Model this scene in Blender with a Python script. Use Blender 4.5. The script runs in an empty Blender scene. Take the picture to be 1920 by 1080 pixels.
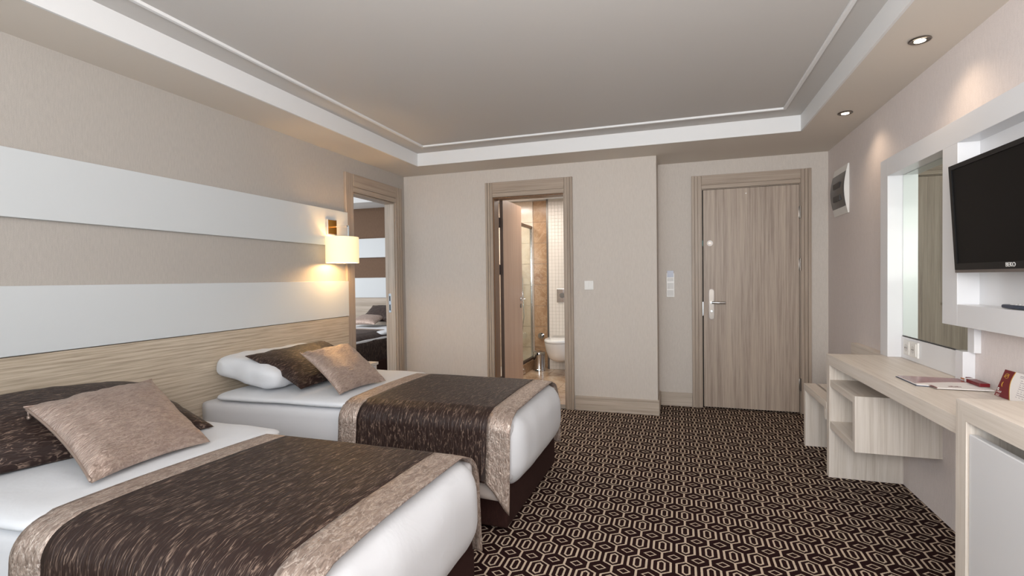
import bpy, bmesh, math, random
from mathutils import Vector, Matrix, noise
random.seed(7)
S = bpy.context.scene
COL = S.collection

# ------------------------------------------------------------------ camera
CX, CZ, YAW, PITCH, ROLL, FPX = 2.68953, 1.22971, 0.318459, -0.01875, 0.01303, 944.28
cy_, sy_ = math.cos(YAW), math.sin(YAW); cp_, sp_ = math.cos(PITCH), math.sin(PITCH)
R_ = Vector((cy_, sy_, 0)); F_ = Vector((-sy_*cp_, cy_*cp_, sp_)); U_ = Vector((sy_*sp_, -cy_*sp_, cp_))
cr_, sr_ = math.cos(ROLL), math.sin(ROLL)
Xc = R_*cr_ - U_*sr_; Yc = R_*sr_ + U_*cr_
cam = bpy.data.cameras.new('camera'); cam.sensor_width = 36; cam.lens = FPX/1920*36; cam.clip_start = .02
camo = bpy.data.objects.new('camera', cam); COL.objects.link(camo)
M = Matrix((Xc, Yc, -F_)).transposed().to_4x4(); M.translation = (CX, 0, CZ)
camo.matrix_world = M; S.camera = camo

# ------------------------------------------------------------------ light and exposure
w = bpy.data.worlds.new('world'); S.world = w; w.use_nodes = True
w.node_tree.nodes['Background'].inputs[0].default_value = (.75, .87, 1, 1)
w.node_tree.nodes['Background'].inputs[1].default_value = 1.0
S.view_settings.view_transform = 'Standard'; S.view_settings.look = 'None'
S.view_settings.gamma = 1; S.view_settings.use_curve_mapping = False
S.view_settings.exposure = -0.10

def area(name, loc, direction, sx, sy, power, color, spread=180):
    l = bpy.data.lights.new(name, 'AREA'); l.shape = 'RECTANGLE'; l.size = sx; l.size_y = sy
    l.energy = power; l.color = color; l.spread = math.radians(spread)
    o = bpy.data.objects.new(name, l); COL.objects.link(o); o.location = loc
    o.rotation_euler = Vector(direction).to_track_quat('-Z', 'Y').to_euler(); return o
def spot(name, loc, power, color, angle=100, blend=.8, size=.02, direction=(0, 0, -1)):
    l = bpy.data.lights.new(name, 'SPOT'); l.energy = power; l.color = color
    l.spot_size = math.radians(angle); l.spot_blend = blend; l.shadow_soft_size = size
    o = bpy.data.objects.new(name, l); COL.objects.link(o); o.location = loc
    o.rotation_euler = Vector(direction).to_track_quat('-Z', 'Y').to_euler(); return o
area('daylight_window', (1.95, -1.55, 1.35), (0, 1, 0), 3.2, 1.8, 62, (.84, .93, 1))
area('bounce_fill', (2.75, -0.3, 1.5), (.05, .6, 1), 1.2, 1.2, 62, (1, .97, .95))  # unseen fill aimed up at the ceiling, added to even out the room
area('forward_fill', (2.6, -0.5, 1.6), (.12, 1, .42), 1.2, 1.0, 60, (1, .97, .95))  # second unseen fill, added to brighten the far walls and ceiling
area('adjoining_top_fill', (-2.0, 4.4, 2.42), (0, .25, -1), 1.6, 1.6, 95, (.97, .98, 1))  # added overhead fill for the adjoining room, placed to limit doorway spill
area('adjoining_side_fill', (-3.9, 5.3, 1.5), (1, .15, .1), 1.4, 1.4, 45, (.95, .98, 1))  # unseen side fill added to lift the adjoining room's ceiling
area('bathroom_ceiling_light', (1.15, 5.75, 2.25), (0, 0, -1), .9, .8, 17, (1, .93, .85))
area('shower_ceiling_light', (.4, 6.0, 2.25), (0, 0, -1), .4, .4, 16, (1, .97, .93))

# ------------------------------------------------------------------ node helpers
def L(r, g, b):
    f = lambda c: (c/255/12.92) if c/255 <= .04045 else ((c/255+.055)/1.055)**2.4
    return (f(r), f(g), f(b), 1)
class NT:
    def __init__(s, name):
        s.m = bpy.data.materials.new(name); s.m.use_nodes = True
        s.n = s.m.node_tree.nodes; s.l = s.m.node_tree.links; s.b = s.n['Principled BSDF']
    def new(s, t, **k):
        x = s.n.new(t)
        for a, v in k.items(): setattr(x, a, v)
        return x
    def put(s, node, i, v):
        if hasattr(v, 'is_output') or isinstance(v, bpy.types.NodeSocket): s.l.new(v, node.inputs[i])
        else: node.inputs[i].default_value = v
    def math(s, op, a, b=None, c=None, clamp=False):
        x = s.new('ShaderNodeMath', operation=op); x.use_clamp = clamp
        s.put(x, 0, a)
        if b is not None: s.put(x, 1, b)
        if c is not None: s.put(x, 2, c)
        return x.outputs[0]
    def coord(s, kind='Object', scale=(1, 1, 1), rot=(0, 0, 0)):
        t = s.new('ShaderNodeTexCoord'); mp = s.new('ShaderNodeMapping')
        s.l.new(t.outputs[kind], mp.inputs[0]); mp.inputs['Scale'].default_value = scale
        mp.inputs['Rotation'].default_value = rot; return mp.outputs[0]
    def noise(s, vec, scale=5, detail=3, rough=.5, dist=0):
        x = s.new('ShaderNodeTexNoise'); s.l.new(vec, x.inputs['Vector'])
        x.inputs['Scale'].default_value = scale; x.inputs['Detail'].default_value = detail
        x.inputs['Roughness'].default_value = rough; x.inputs['Distortion'].default_value = dist
        return x.outputs['Fac']
    def ramp(s, fac, stops):
        x = s.new('ShaderNodeValToRGB'); s.l.new(fac, x.inputs[0]); e = x.color_ramp.elements
        while len(e) < len(stops): e.new(.5)
        for k, (p, c) in enumerate(stops): e[k].position = p; e[k].color = c
        return x.outputs[0]
    def mix(s, f, a, b):
        x = s.new('ShaderNodeMix', data_type='RGBA')
        s.put(x, 0, f); s.put(x, 6, a); s.put(x, 7, b); return x.outputs[2]
    def bump(s, h, strength=.3, dist=.002):
        x = s.new('ShaderNodeBump'); s.l.new(h, x.inputs['Height'])
        x.inputs['Strength'].default_value = strength; x.inputs['Distance'].default_value = dist
        s.l.new(x.outputs[0], s.b.inputs['Normal'])
    def col(s, c): s.put(s.b, 'Base Color', c)
    def set(s, **k):
        names = dict(rough='Roughness', metal='Metallic', spec='Specular IOR Level', trans='Transmission Weight', ior='IOR',
                     coat='Coat Weight', sheen='Sheen Weight', emis='Emission Strength', aniso='Anisotropic', alpha='Alpha')
        for a, v in k.items(): s.b.inputs[names[a]].default_value = v
        return s.m

def plain(name, c, rough=.5, **k):
    t = NT(name); t.col(L(*c)); return t.set(rough=rough, **k)
def wallpaper(name, c1, c2, rough=.75):
    t = NT(name); v = t.coord('Object')
    n = t.noise(v, 420, 2, .6); n2 = t.noise(t.coord('Object', (60, 60, 8)), 3, 3)
    f = t.math('ADD', t.math('MULTIPLY', n, .65), t.math('MULTIPLY', n2, .35))
    t.col(t.ramp(f, [(.38, L(*c1)), (.62, L(*c2))])); t.bump(n, .25, .001)
    return t.set(rough=rough, spec=.25)
def wood(name, light, mid, dark, axis='X', rough=.42, density=1.0, swirl=.35, contrast=1.0):
    t = NT(name)
    i = 'XYZ'.index(axis)
    sc = [1, 1, 1]; sc[i] = .045
    v = t.coord('Object', tuple(sc)); 
    sc2 = [1, 1, 1]; sc2[i] = .02; v2 = t.coord('Object', tuple(sc2))
    big = t.noise(v, 13*density, 3, .55, swirl)
    fine = t.noise(v2, 160*density, 3, .65)
    med = t.noise(v2, 48*density, 2, .5, .2)
    f = t.math('ADD', t.math('MULTIPLY', big, .22), t.math('ADD', t.math('MULTIPLY', med, .38), t.math('MULTIPLY', fine, .40)))
    d = .14/contrast
    t.col(t.ramp(f, [(.5-d, L(*dark)), (.5, L(*mid)), (.5+d, L(*light))]))
    t.bump(fine, .12, .0008)
    return t.set(rough=rough, spec=.35)
def flecked_wood(name, light, mid, dark):
    # broad sweeping horizontal figure of the headboard
    t = NT(name); v = t.coord('Object', (1, .12, 1))
    wv = t.new('ShaderNodeTexWave', wave_type='BANDS', bands_direction='Z'); t.l.new(v, wv.inputs[0])
    wv.inputs['Scale'].default_value = 14; wv.inputs['Distortion'].default_value = 5
    wv.inputs['Detail'].default_value = 3; wv.inputs['Detail Scale'].default_value = .55
    fine = t.noise(t.coord('Object', (1, .03, 1)), 150, 3, .6)
    f = t.math('ADD', t.math('MULTIPLY', wv.outputs['Fac'], .12), t.math('MULTIPLY', fine, .88))
    t.col(t.ramp(f, [(.3, L(*dark)), (.5, L(*mid)), (.7, L(*light))]))
    return t.set(rough=.45, spec=.3)
def marble(name, c1, c2, c3, rough=.18, scale=3.0, vein=(225, 205, 180)):
    t = NT(name); v = t.coord('Object'); n = t.noise(v, scale, 8, .62, 1.2)
    base = t.ramp(n, [(.3, L(*c1)), (.52, L(*c2)), (.75, L(*c3))])
    vn = t.noise(v, scale*1.7, 9, .7, 2.5)
    k = t.math('SUBTRACT', 1, t.math('MULTIPLY', t.math('ABSOLUTE', t.math('SUBTRACT', vn, .5)), 28), clamp=True)
    t.col(t.mix(t.math('MULTIPLY', k, .45), base, L(*vein)))
    return t.set(rough=rough, spec=.5)

M_wall = wallpaper('wallpaper_beige', (172, 166, 160), (187, 181, 174))
M_wall_e = wallpaper('wallpaper_entry', (196, 188, 180), (209, 201, 193))
M_wall_r = wallpaper('wallpaper_rose_beige', (212, 203, 200), (224, 215, 212))
M_ceil = plain('ceiling_paint', (196, 193, 190), .55, spec=.2)
M_soffit = plain('soffit_paint', (214, 206, 196), .8)
M_white = plain('white_trim_paint', (226, 226, 226), .55)
M_gloss = plain('white_lacquer', (222, 222, 224), .3, coat=.15)
M_panel = plain('white_wall_panel', (206, 210, 212), .5)
M_brown = wallpaper('brown_wallpaper', (98, 76, 60), (116, 92, 74))
WH = ((196, 184, 171), (181, 168, 154), (158, 145, 131))
M_woodX = wood('ash_wood_x', *WH, 'X'); M_woodY = wood('ash_wood_y', *WH, 'Y'); M_woodZ = wood('ash_wood_z', *WH, 'Z')
DK = ((228, 219, 210), (218, 208, 197), (198, 186, 174))
M_deskX = wood('desk_wood_x', *DK, 'X'); M_deskY = wood('desk_wood_y', *DK, 'Y', contrast=.8); M_deskZ = wood('desk_wood_z', *DK, 'Z')
CS = ((180, 165, 150), (168, 152, 137), (146, 130, 116))
M_caseX = wood('casing_wood_x', *CS, 'X'); M_caseY = wood('casing_wood_y', *CS, 'Y'); M_caseZ = wood('casing_wood_z', *CS, 'Z')
M_door = wood('door_wood', (186, 170, 155), (170, 154, 140), (144, 128, 116), 'Z', density=1.25, swirl=.15, contrast=1.15)
M_head = flecked_wood('headboard_wood', (205, 192, 174), (188, 174, 155), (160, 146, 128))
M_pinkwood = wood('bathroom_door_wood', (196, 162, 136), (184, 150, 126), (166, 132, 108), 'Z', contrast=.8)
M_steel = plain('polished_chrome', (205, 205, 205), .12, metal=1)
M_satin = plain('satin_nickel', (128, 122, 116), .35, metal=1)
M_brass = plain('amber_mirror_steel', (170, 110, 40), .12, metal=1)
M_black = plain('black_gap', (10, 10, 10), .6)
M_darkedge = plain('dark_door_edge', (72, 56, 48), .5)
M_screen = plain('tv_screen', (9, 7, 7), .4, spec=.12)
M_tvcase = plain('tv_case', (13, 12, 13), .35, spec=.25)
M_tvstrip = plain('tv_grey_strip', (120, 112, 108), .35, metal=.6)
M_plastic = plain('white_plastic', (228, 226, 222), .35)
M_plastic2 = plain('grey_white_plastic', (205, 203, 200), .4)
M_smoke = plain('smoked_cover', (64, 62, 62), .2)
M_ceramic = plain('white_ceramic', (238, 236, 234), .08, coat=.5)
M_red = plain('burgundy_print', (106, 18, 26), .4)
M_gold = plain('gold_print', (190, 150, 60), .4)
M_paper = plain('cream_paper', (234, 229, 226), .5)
M_ink = plain('grey_ink', (176, 166, 170), .6)
M_pencil = plain('pencil_wood', (190, 120, 70), .5)
M_mirror = plain('mirror_glass', (214, 222, 214), .01, metal=1)
M_remote = plain('remote_grey', (58, 66, 82), .4)
M_teal = plain('teal_marker', (70, 130, 130), .5)

def glassmat():
    t = NT('shower_glass'); t.n.remove(t.b)
    g = t.new('ShaderNodeBsdfGlossy'); g.inputs['Roughness'].default_value = .03
    tr = t.new('ShaderNodeBsdfTransparent'); tr.inputs[0].default_value = (.95, .985, .965, 1)
    mx = t.new('ShaderNodeMixShader'); mx.inputs[0].default_value = .12
    t.l.new(tr.outputs[0], mx.inputs[1]); t.l.new(g.outputs[0], mx.inputs[2])
    t.l.new(mx.outputs[0], t.n['Material Output'].inputs[0]); return t.m
M_glass = glassmat()

def carpet():
    t = NT('patterned_carpet'); m = t.math
    tc = t.new('ShaderNodeTexCoord'); sx = t.new('ShaderNodeSeparateXYZ'); 
    mp = t.new('ShaderNodeMapping'); t.l.new(tc.outputs['Object'], mp.inputs[0])
    t.l.new(mp.outputs[0], sx.inputs[0])
    # slight fuzz of the yarn edge
    fz = t.noise(tc.outputs['Object'], 260, 1, .5)
    fo = m('MULTIPLY', m('SUBTRACT', fz, .5), .0035)
    px, py = .0997, .1677
    X = m('SUBTRACT', m('MODULO', m('ADD', sx.outputs[0], px*100+px/2-2.6145), px), px/2)
    Y = m('SUBTRACT', m('MODULO', m('ADD', sx.outputs[1], py*100+py/2-2.374), py), py/2)
    ax = m('ADD', m('ABSOLUTE', X), fo); ay = m('ADD', m('ABSOLUTE', Y), fo)
    def hexd(ax, ay, w_, h, s, slim):
        ln = math.hypot(h-s, w_)
        sl = m('DIVIDE', m('SUBTRACT', m('ADD', m('MULTIPLY', ax, (h-s)), m('MULTIPLY', ay, w_)), w_*h), ln)
        return m('MAXIMUM', m('SUBTRACT', ax, w_), m('MULTIPLY', sl, slim))
    def ring(d, th): return m('MULTIPLY', m('LESS_THAN', d, 0), m('GREATER_THAN', d, -th))
    r1 = ring(hexd(ax, ay, .0425, .0635, .036, 1.35), .0092)
    r2 = ring(hexd(ax, ay, .0172, .0425, .028, 1.1), .0078)
    bx = m('ABSOLUTE', m('SUBTRACT', m('ABSOLUTE', X), px/2)); by = m('ABSOLUTE', m('SUBTRACT', m('ABSOLUTE', Y), py/2))
    r3 = ring(hexd(m('ADD', bx, fo), m('ADD', by, fo), .0285, .0225, 0, 1.0), .0052)
    r4 = m('MULTIPLY', m('LESS_THAN', ax, .0048), m('GREATER_THAN', ay, .0615))
    k = m('MAXIMUM', m('MAXIMUM', r1, r2), m('MAXIMUM', r3, r4))
    pile = t.noise(tc.outputs['Object'], 700, 2, .6)
    cream = t.ramp(pile, [(.3, L(180, 160, 140)), (.7, L(222, 204, 184))])
    brown = t.ramp(pile, [(.3, L(26, 11, 12)), (.7, L(48, 26, 25))])
    t.col(t.mix(k, brown, cream)); t.bump(pile, .6, .003)
    return t.set(rough=.95, spec=.1)
M_carpet = carpet()

def darkweave():
    t = NT('dark_crinkled_satin'); v = t.coord('UV', (1, .13, 1))
    n = t.noise(v, 105, 2, .5, .5); n2 = t.noise(t.coord('UV', (1, .3, 1)), 60, 2)
    rg = t.math('SUBTRACT', 1, t.math('MULTIPLY', t.math('ABSOLUTE', t.math('SUBTRACT', n, .53)), 26), clamp=True)
    k = t.math('MULTIPLY', rg, t.math('MULTIPLY', t.math('SUBTRACT', n2, .40), 5, clamp=True))
    t.col(t.mix(k, L(42, 28, 24), L(132, 111, 98)))  # pale streaks are satin sheen painted into the colour
    t.bump(n, .9, .006); return t.set(rough=.5, spec=.3)
M_dark = darkweave()
def silverweave(name, c1, c2, vertical=.35, rough=.42, glints=.55):
    t = NT(name); v = t.coord('UV', (1, vertical, 1)); n = t.noise(v, 75, 4, .6, 1.0)
    vr = t.new('ShaderNodeTexVoronoi', feature='DISTANCE_TO_EDGE'); t.l.new(t.coord('UV', (1, .6, 1)), vr.inputs[0]); vr.inputs['Scale'].default_value = 70
    h = t.math('ADD', n, t.math('MULTIPLY', vr.outputs[0], .5))
    rn = t.noise(t.coord('UV', (1, .45, 1)), 34, 3, .6, 1.5)
    rg = t.math('SUBTRACT', 1, t.math('MULTIPLY', t.math('ABSOLUTE', t.math('SUBTRACT', rn, .5)), 30), clamp=True)
    t.col(t.mix(t.math('MULTIPLY', rg, glints), t.ramp(n, [(.35, L(*c1)), (.65, L(*c2))]), L(228, 216, 206))); t.bump(h, 1.0, .005)  # whitish crackle lines: sparkle on the crinkles, painted into the colour
    return t.set(rough=rough, metal=.45, spec=.5)
M_silver = silverweave('taupe_crinkled_satin', (134, 117, 107), (178, 160, 148))
M_lining = plain('grey_runner_lining', (176, 166, 160), .6)
M_cush = silverweave('taupe_cushion_satin', (150, 130, 120), (184, 164, 152), .3, .4, .15)
def linen(name, c, s=.25):
    t = NT(name); t.col(L(*c)); n = t.noise(t.coord('Object'), 7, 4, .55, .4); t.bump(n, s, .012)
    return t.set(rough=.7, spec=.2, sheen=.1)
M_linen = linen('white_linen', (209, 211, 215), .35); M_sheet = linen('white_fitted_sheet', (205, 205, 208), .1)
M_base = wallpaper('dark_brown_base_fabric', (40, 20, 17), (56, 32, 27), .9)
def shademat():
    t = NT('lit_lamp_shade'); t.col(L(255, 236, 200))
    g = t.coord('Generated'); sx = t.new('ShaderNodeSeparateXYZ'); t.l.new(g, sx.inputs[0])
    t.put(t.b, 'Emission Color', (1, .76, .40, 1)); t.b.inputs['Emission Strength'].default_value = .75
    return t.set(rough=.8)
M_shade = shademat()
M_bulb = NT('lit_lamp'); M_bulb.put(M_bulb.b, 'Emission Color', (1, .86, .66, 1)); M_bulb = M_bulb.set(emis=9)
M_marble = marble('brown_marble', (136, 102, 76), (164, 130, 100), (186, 154, 124), scale=2.0, vein=(200, 172, 142))
M_marbleL = marble('light_marble', (188, 168, 148), (208, 190, 172), (222, 208, 192))
M_floorM = marble('floor_marble', (142, 108, 82), (186, 156, 128), (214, 190, 166), .12, 2.2)
M_mosaic = plain('cream_mosaic', (222, 212, 202), .3)
M_grout = plain('grout', (200, 190, 178), .8)

# ------------------------------------------------------------------ mesh helpers
def bx(bm, x0, x1, y0, y1, z0, z1, bev=0, seg=2):
    r = bmesh.ops.create_cube(bm, size=1)
    for v in r['verts']:
        v.co = Vector((x0+(v.co.x+.5)*(x1-x0), y0+(v.co.y+.5)*(y1-y0), z0+(v.co.z+.5)*(z1-z0)))
    if bev:
        es = list({e for v in r['verts'] for e in v.link_edges})
        bmesh.ops.bevel(bm, geom=es, offset=bev, segments=seg, affect='EDGES', profile=.5)
    return bm
def BX(x0, x1, y0, y1, z0, z1, bev=.002, seg=2): return bx(bmesh.new(), x0, x1, y0, y1, z0, z1, bev, seg)
def cyl(bm, p0, p1, r0, r1=None, n=24):
    r1 = r0 if r1 is None else r1; p0, p1 = Vector(p0), Vector(p1); d = p1-p0
    q = d.to_track_quat('Z', 'Y').to_matrix().to_4x4(); q.translation = (p0+p1)/2
    bmesh.ops.create_cone(bm, cap_ends=True, segments=n, radius1=r0, radius2=r1, depth=d.length, matrix=q); return bm
def tube(bm, pts, r, n=10):
    pts = [Vector(p) for p in pts]; rings = []
    for i, p in enumerate(pts):
        d = (pts[min(i+1, len(pts)-1)]-pts[max(i-1, 0)]).normalized()
        a = d.orthogonal().normalized() if i == 0 else (a-d*a.dot(d)).normalized()
        b = d.cross(a)
        rings.append([bm.verts.new(p+(a*math.cos(k*2*math.pi/n)+b*math.sin(k*2*math.pi/n))*r) for k in range(n)])
    for A, B in zip(rings, rings[1:]):
        for k in range(n): bm.faces.new((A[k], A[(k+1) % n], B[(k+1) % n], B[k]))
    bm.faces.new(rings[0][::-1]); bm.faces.new(rings[-1]); return bm
def lathe(bm, c, prof, n=32):
    rings = [[bm.verts.new((c[0]+r*math.cos(k*2*math.pi/n), c[1]+r*math.sin(k*2*math.pi/n), c[2]+z)) for k in range(n)] for r, z in prof]
    for A, B in zip(rings, rings[1:]):
        for k in range(n): bm.faces.new((A[k], A[(k+1) % n], B[(k+1) % n], B[k]))
    bm.faces.new(rings[0][::-1]); bm.faces.new(rings[-1]); return bm
def prism(bm, pts, vec):
    """closed polygon pts (3D) extruded by vec"""
    v = Vector(vec); a = [bm.verts.new(p) for p in pts]; b = [bm.verts.new(Vector(p)+v) for p in pts]
    bm.faces.new(a[::-1]); bm.faces.new(b); n = len(a)
    for k in range(n): bm.faces.new((a[k], a[(k+1) % n], b[(k+1) % n], b[k]))
    return bm
def rbox(bm, x0, x1, y0, y1, z0, z1, r, n=(24, 24, 8), amp=0, seed=0, crown=0, fr=3.0):
    """soft box: every surface point is pulled onto a box with rounded (rx,ry,rz) edges"""
    ctr = Vector(((x0+x1)/2, (y0+y1)/2, (z0+z1)/2)); h = Vector(((x1-x0)/2, (y1-y0)/2, (z1-z0)/2))
    vd = {}
    def pt(i, j, k):
        if (i, j, k) in vd: return vd[(i, j, k)]
        def sp(a, nn):  # denser near the ends
            t = a/nn*2-1; return math.copysign(abs(t)**.7, t)
        u = Vector((sp(i, n[0])*h.x, sp(j, n[1])*h.y, sp(k, n[2])*h.z))
        inner = Vector([max(-(h[a]-r[a]), min(h[a]-r[a], u[a])) for a in range(3)])
        d = Vector([(u[a]-inner[a])/r[a] for a in range(3)])
        if d.length > 1e-6: d = d/d.length
        p = inner+Vector([d[a]*r[a] for a in range(3)])
        if crown and p.z > 0:
            p.z += crown*max(0, 1-(p.x/h.x)**2)**.5*max(0, 1-(p.y/h.y)**2)**.6
        if amp:
            nrm = Vector([d[a] for a in range(3)]) if d.length > 0 else Vector((0, 0, 1))
            q = (ctr+p)*fr+Vector((seed, seed*2, 0))
            p += nrm*amp*noise.noise(q)+nrm*amp*.5*noise.noise(q*2.7)
        vd[(i, j, k)] = bm.verts.new(ctr+p); return vd[(i, j, k)]
    I, J, K = n
    def quad(a, b, c, d): bm.faces.new([pt(*a), pt(*b), pt(*c), pt(*d)])
    for i in range(I):
        for j in range(J):
            quad((i, j, 0), (i, j+1, 0), (i+1, j+1, 0), (i+1, j, 0)); quad((i, j, K), (i+1, j, K), (i+1, j+1, K), (i, j+1, K))
    for i in range(I):
        for k in range(K):
            quad((i, 0, k), (i+1, 0, k), (i+1, 0, k+1), (i, 0, k+1)); quad((i, J, k), (i, J, k+1), (i+1, J, k+1), (i+1, J, k))
    for j in range(J):
        for k in range(K):
            quad((0, j, k), (0, j, k+1), (0, j+1, k+1), (0, j+1, k)); quad((I, j, k), (I, j+1, k), (I, j+1, k+1), (I, j, k+1))
    return bm
def shell(bm, rows, uvs, thick):
    """open grid (rows of points) given a thickness downward along -normal; uv per point"""
    uvl = bm.loops.layers.uv.new('UVMap'); R, C = len(rows), len(rows[0])
    V = [[bm.verts.new(p) for p in r] for r in rows]
    for i in range(R-1):
        for j in range(C-1):
            f = bm.faces.new((V[i][j], V[i+1][j], V[i+1][j+1], V[i][j+1]))
            for l, (a, b) in zip(f.loops, ((i, j), (i+1, j), (i+1, j+1), (i, j+1))): l[uvl].uv = uvs[a][b]
    bmesh.ops.recalc_face_normals(bm, faces=bm.faces[:])
    bmesh.ops.solidify(bm, geom=bm.faces[:], thickness=thick)
    return bm

def root_loc(p):
    while p.parent: p = p.parent
    return p.location.copy()
def obj(name, bm, mat, parent=None, smooth=None, kind=None, extra=None):
    if smooth is None: smooth = False
    bmesh.ops.recalc_face_normals(bm, faces=bm.faces[:])
    me = bpy.data.meshes.new(name)
    if parent is not None: off = root_loc(parent)
    else:
        xs = [v.co for v in bm.verts]
        off = Vector(((min(v.x for v in xs)+max(v.x for v in xs))/2, (min(v.y for v in xs)+max(v.y for v in xs))/2, min(v.z for v in xs)))
        if kind == 'structure': off = Vector((0, 0, 0))
    for v in bm.verts: v.co -= off
    bm.to_mesh(me); bm.free()
    o = bpy.data.objects.new(name, me); COL.objects.link(o)
    for mm in (mat if isinstance(mat, (list, tuple)) else [mat]): me.materials.append(mm)
    if smooth:
        me.polygons.foreach_set('use_smooth', [True]*len(me.polygons))
        if smooth != 'full':
            me.set_sharp_from_angle(angle=math.radians(38))
    if parent is not None: o.parent = parent
    else: o.location = off
    if kind: o['kind'] = kind
    return o
def tag(o, label, cat, group=None):
    o['label'] = label; o['category'] = cat
    if group: o['group'] = group
    return o
def thing(name, label, cat, loc=(0, 0, 0), group=None):
    o = bpy.data.objects.new(name, None); COL.objects.link(o); o.location = loc; o.empty_display_size = .1
    return tag(o, label, cat, group)
def sroot(name, loc=(0, 0, 0), label=None):
    o = bpy.data.objects.new(name, None); COL.objects.link(o); o.location = loc; o['kind'] = 'structure'
    if label: o['label'] = label
    return o
def text(name, s, size, mat, matrix, parent, depth=.0006, align='CENTER'):
    c = bpy.data.curves.new('t', 'FONT'); c.body = s; c.size = size; c.extrude = depth; c.align_x = align; c.align_y = 'CENTER'
    to = bpy.data.objects.new('t', c); COL.objects.link(to)
    dg = bpy.context.evaluated_depsgraph_get(); me = bpy.data.meshes.new_from_object(to.evaluated_get(dg))
    bpy.data.objects.remove(to); bpy.data.curves.remove(c)
    bm = bmesh.new(); bm.from_mesh(me); bpy.data.meshes.remove(me)
    bmesh.ops.transform(bm, matrix=matrix, verts=bm.verts[:])
    return obj(name, bm, mat, parent)
def frame(origin, xdir, ydir):
    x = Vector(xdir).normalized(); y = Vector(ydir).normalized(); z = x.cross(y)
    m = Matrix((x, y, z)).transposed().to_4x4(); m.translation = origin; return m

# ------------------------------------------------------------------ room shell
XR, YB, YE, XJ, ZS, ZC, YF = 3.93, 4.624, 5.015, 2.514, 2.294, 2.411, -1.6
TH = .1
def struct(name, bm, mat, parent=None): return obj(name, bm, mat, parent, kind=None if parent else 'structure')
b = bx(bmesh.new(), -.1, XR+.1, YF-.1, YB+.06, -.1, 0); bx(b, XJ-.1, XR+.1, YB+.06, YE+.15, -.1, 0)
struct('floor', b, M_carpet)
b = bx(bmesh.new(), -TH, 0, YF, 3.74, 0, 2.5); bx(b, -TH, 0, 4.43, YB+TH, 0, 2.5); bx(b, -TH, 0, 3.74, 4.43, 2.0, 2.5)
struct('wall_left', b, M_wall)
b = bx(bmesh.new(), -TH, .98, YB, YB+TH, 0, 2.5); bx(b, 1.69, XJ-TH, YB, YB+TH, 0, 2.5); bx(b, .98, 1.69, YB, YB+TH, 2.02, 2.5)
struct('wall_back', b, M_wall_e)
struct('wall_jog', BX(XJ-TH, XJ, YB, YE+TH, 0, 2.5, 0), M_wall_e)
b = bx(bmesh.new(), XJ, 2.9, YE, YE+TH, 0, 2.5); bx(b, 3.715, XR, YE, YE+TH, 0, 2.5); bx(b, 2.9, 3.715, YE, YE+TH, 2.035, 2.5)
struct('wall_entry', b, M_wall_e)
struct('wall_right', BX(XR, XR+TH, YF, YE+TH, 0, 2.5, 0), M_wall_r)
b = bx(bmesh.new(), -TH, .35, YF-TH, YF, 0, 2.5); bx(b, 3.55, XR+TH, YF-TH, YF, 0, 2.5)
bx(b, .35, 3.55, YF-TH, YF, 0, .45); bx(b, .35, 3.55, YF-TH, YF, 2.25, 2.5)
struct('wall_front', b, M_wall)
wf = sroot('window_1', (1.95, YF, .45))
b = bx(bmesh.new(), .35, 3.55, YF-.08, YF-.02, .45, .5); bx(b, .35, 3.55, YF-.08, YF-.02, 2.2, 2.25)
for x in (.35, 1.92, 3.5): bx(b, x, x+.05, YF-.08, YF-.02, .5, 2.2)
obj('window_frame', b, M_white, wf); obj('pane', BX(.4, 3.5, YF-.055, YF-.049, .5, 2.2, 0), M_glass, wf)
# ceiling tray: lowered border, white fascia, recessed middle, thin moulding
SL, SR, SB, SF = .379, 3.56, 4.23, -1.2
b = bx(bmesh.new(), 0, SL, YF, YB, ZS, ZS+.04); bx(b, SR, XR, YF, YE, ZS, ZS+.04)
bx(b, SL, SR, SB, YB, ZS, ZS+.04); bx(b, SL, SR, YF, SF, ZS, ZS+.04); bx(b, XJ, SR, YB, YE, ZS, ZS+.04)
struct('trim_1', b, M_soffit)['label'] = 'lowered beige ceiling border around the room'
b = bmesh.new(); t = .012
bx(b, SL-t, SL+.001, SF, SB+t, ZS-.001, ZC); bx(b, SR-.001, SR+t, SF, SB+t, ZS-.001, ZC)
bx(b, SL-t, SR+t, SB-.001, SB+t, ZS-.001, ZC); bx(b, SL-t, SR+t, SF-t, SF, ZS-.001, ZC)
struct('trim_2', b, M_white)['label'] = 'white vertical fascia of the ceiling tray'
struct('ceiling', BX(-.1, XR+.1, YF-.1, YE+.1, ZC, ZC+.06, 0), M_ceil)
b = bmesh.new(); i0 = .135; q = .022
mx0, mx1, my0, my1 = SL+i0+.03, SR-i0, SF+i0, SB-i0-.08
bx(b, mx0, mx0+q, my0, my1, ZC-.014, ZC+.002, .003); bx(b, mx1-q, mx1, my0, my1, ZC-.014, ZC+.002, .003)
bx(b, mx0+q*.8, mx1-q*.8, my1-q, my1, ZC-.014, ZC+.002, .003); bx(b, mx0+q*.8, mx1-q*.8, my0, my0+q, ZC-.014, ZC+.002, .003)
struct('trim_3', b, M_white)['label'] = 'thin white moulding on the recessed ceiling'
# baseboards
b = bx(bmesh.new(), 1.775, XJ+.014, YB-.014, YB, 0, .135, .003); bx(b, XJ, XJ+.014, YB, YE, 0, .135, .003)
struct('baseboard_back', b, M_woodX)
struct('baseboard_entry', BX(XJ+.014, 2.812, YE-.014, YE, 0, .13, .003), M_woodX)
struct('baseboard_left', BX(0, .014, 3.27, 3.625, 0, .13, .003), M_woodY)

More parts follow.
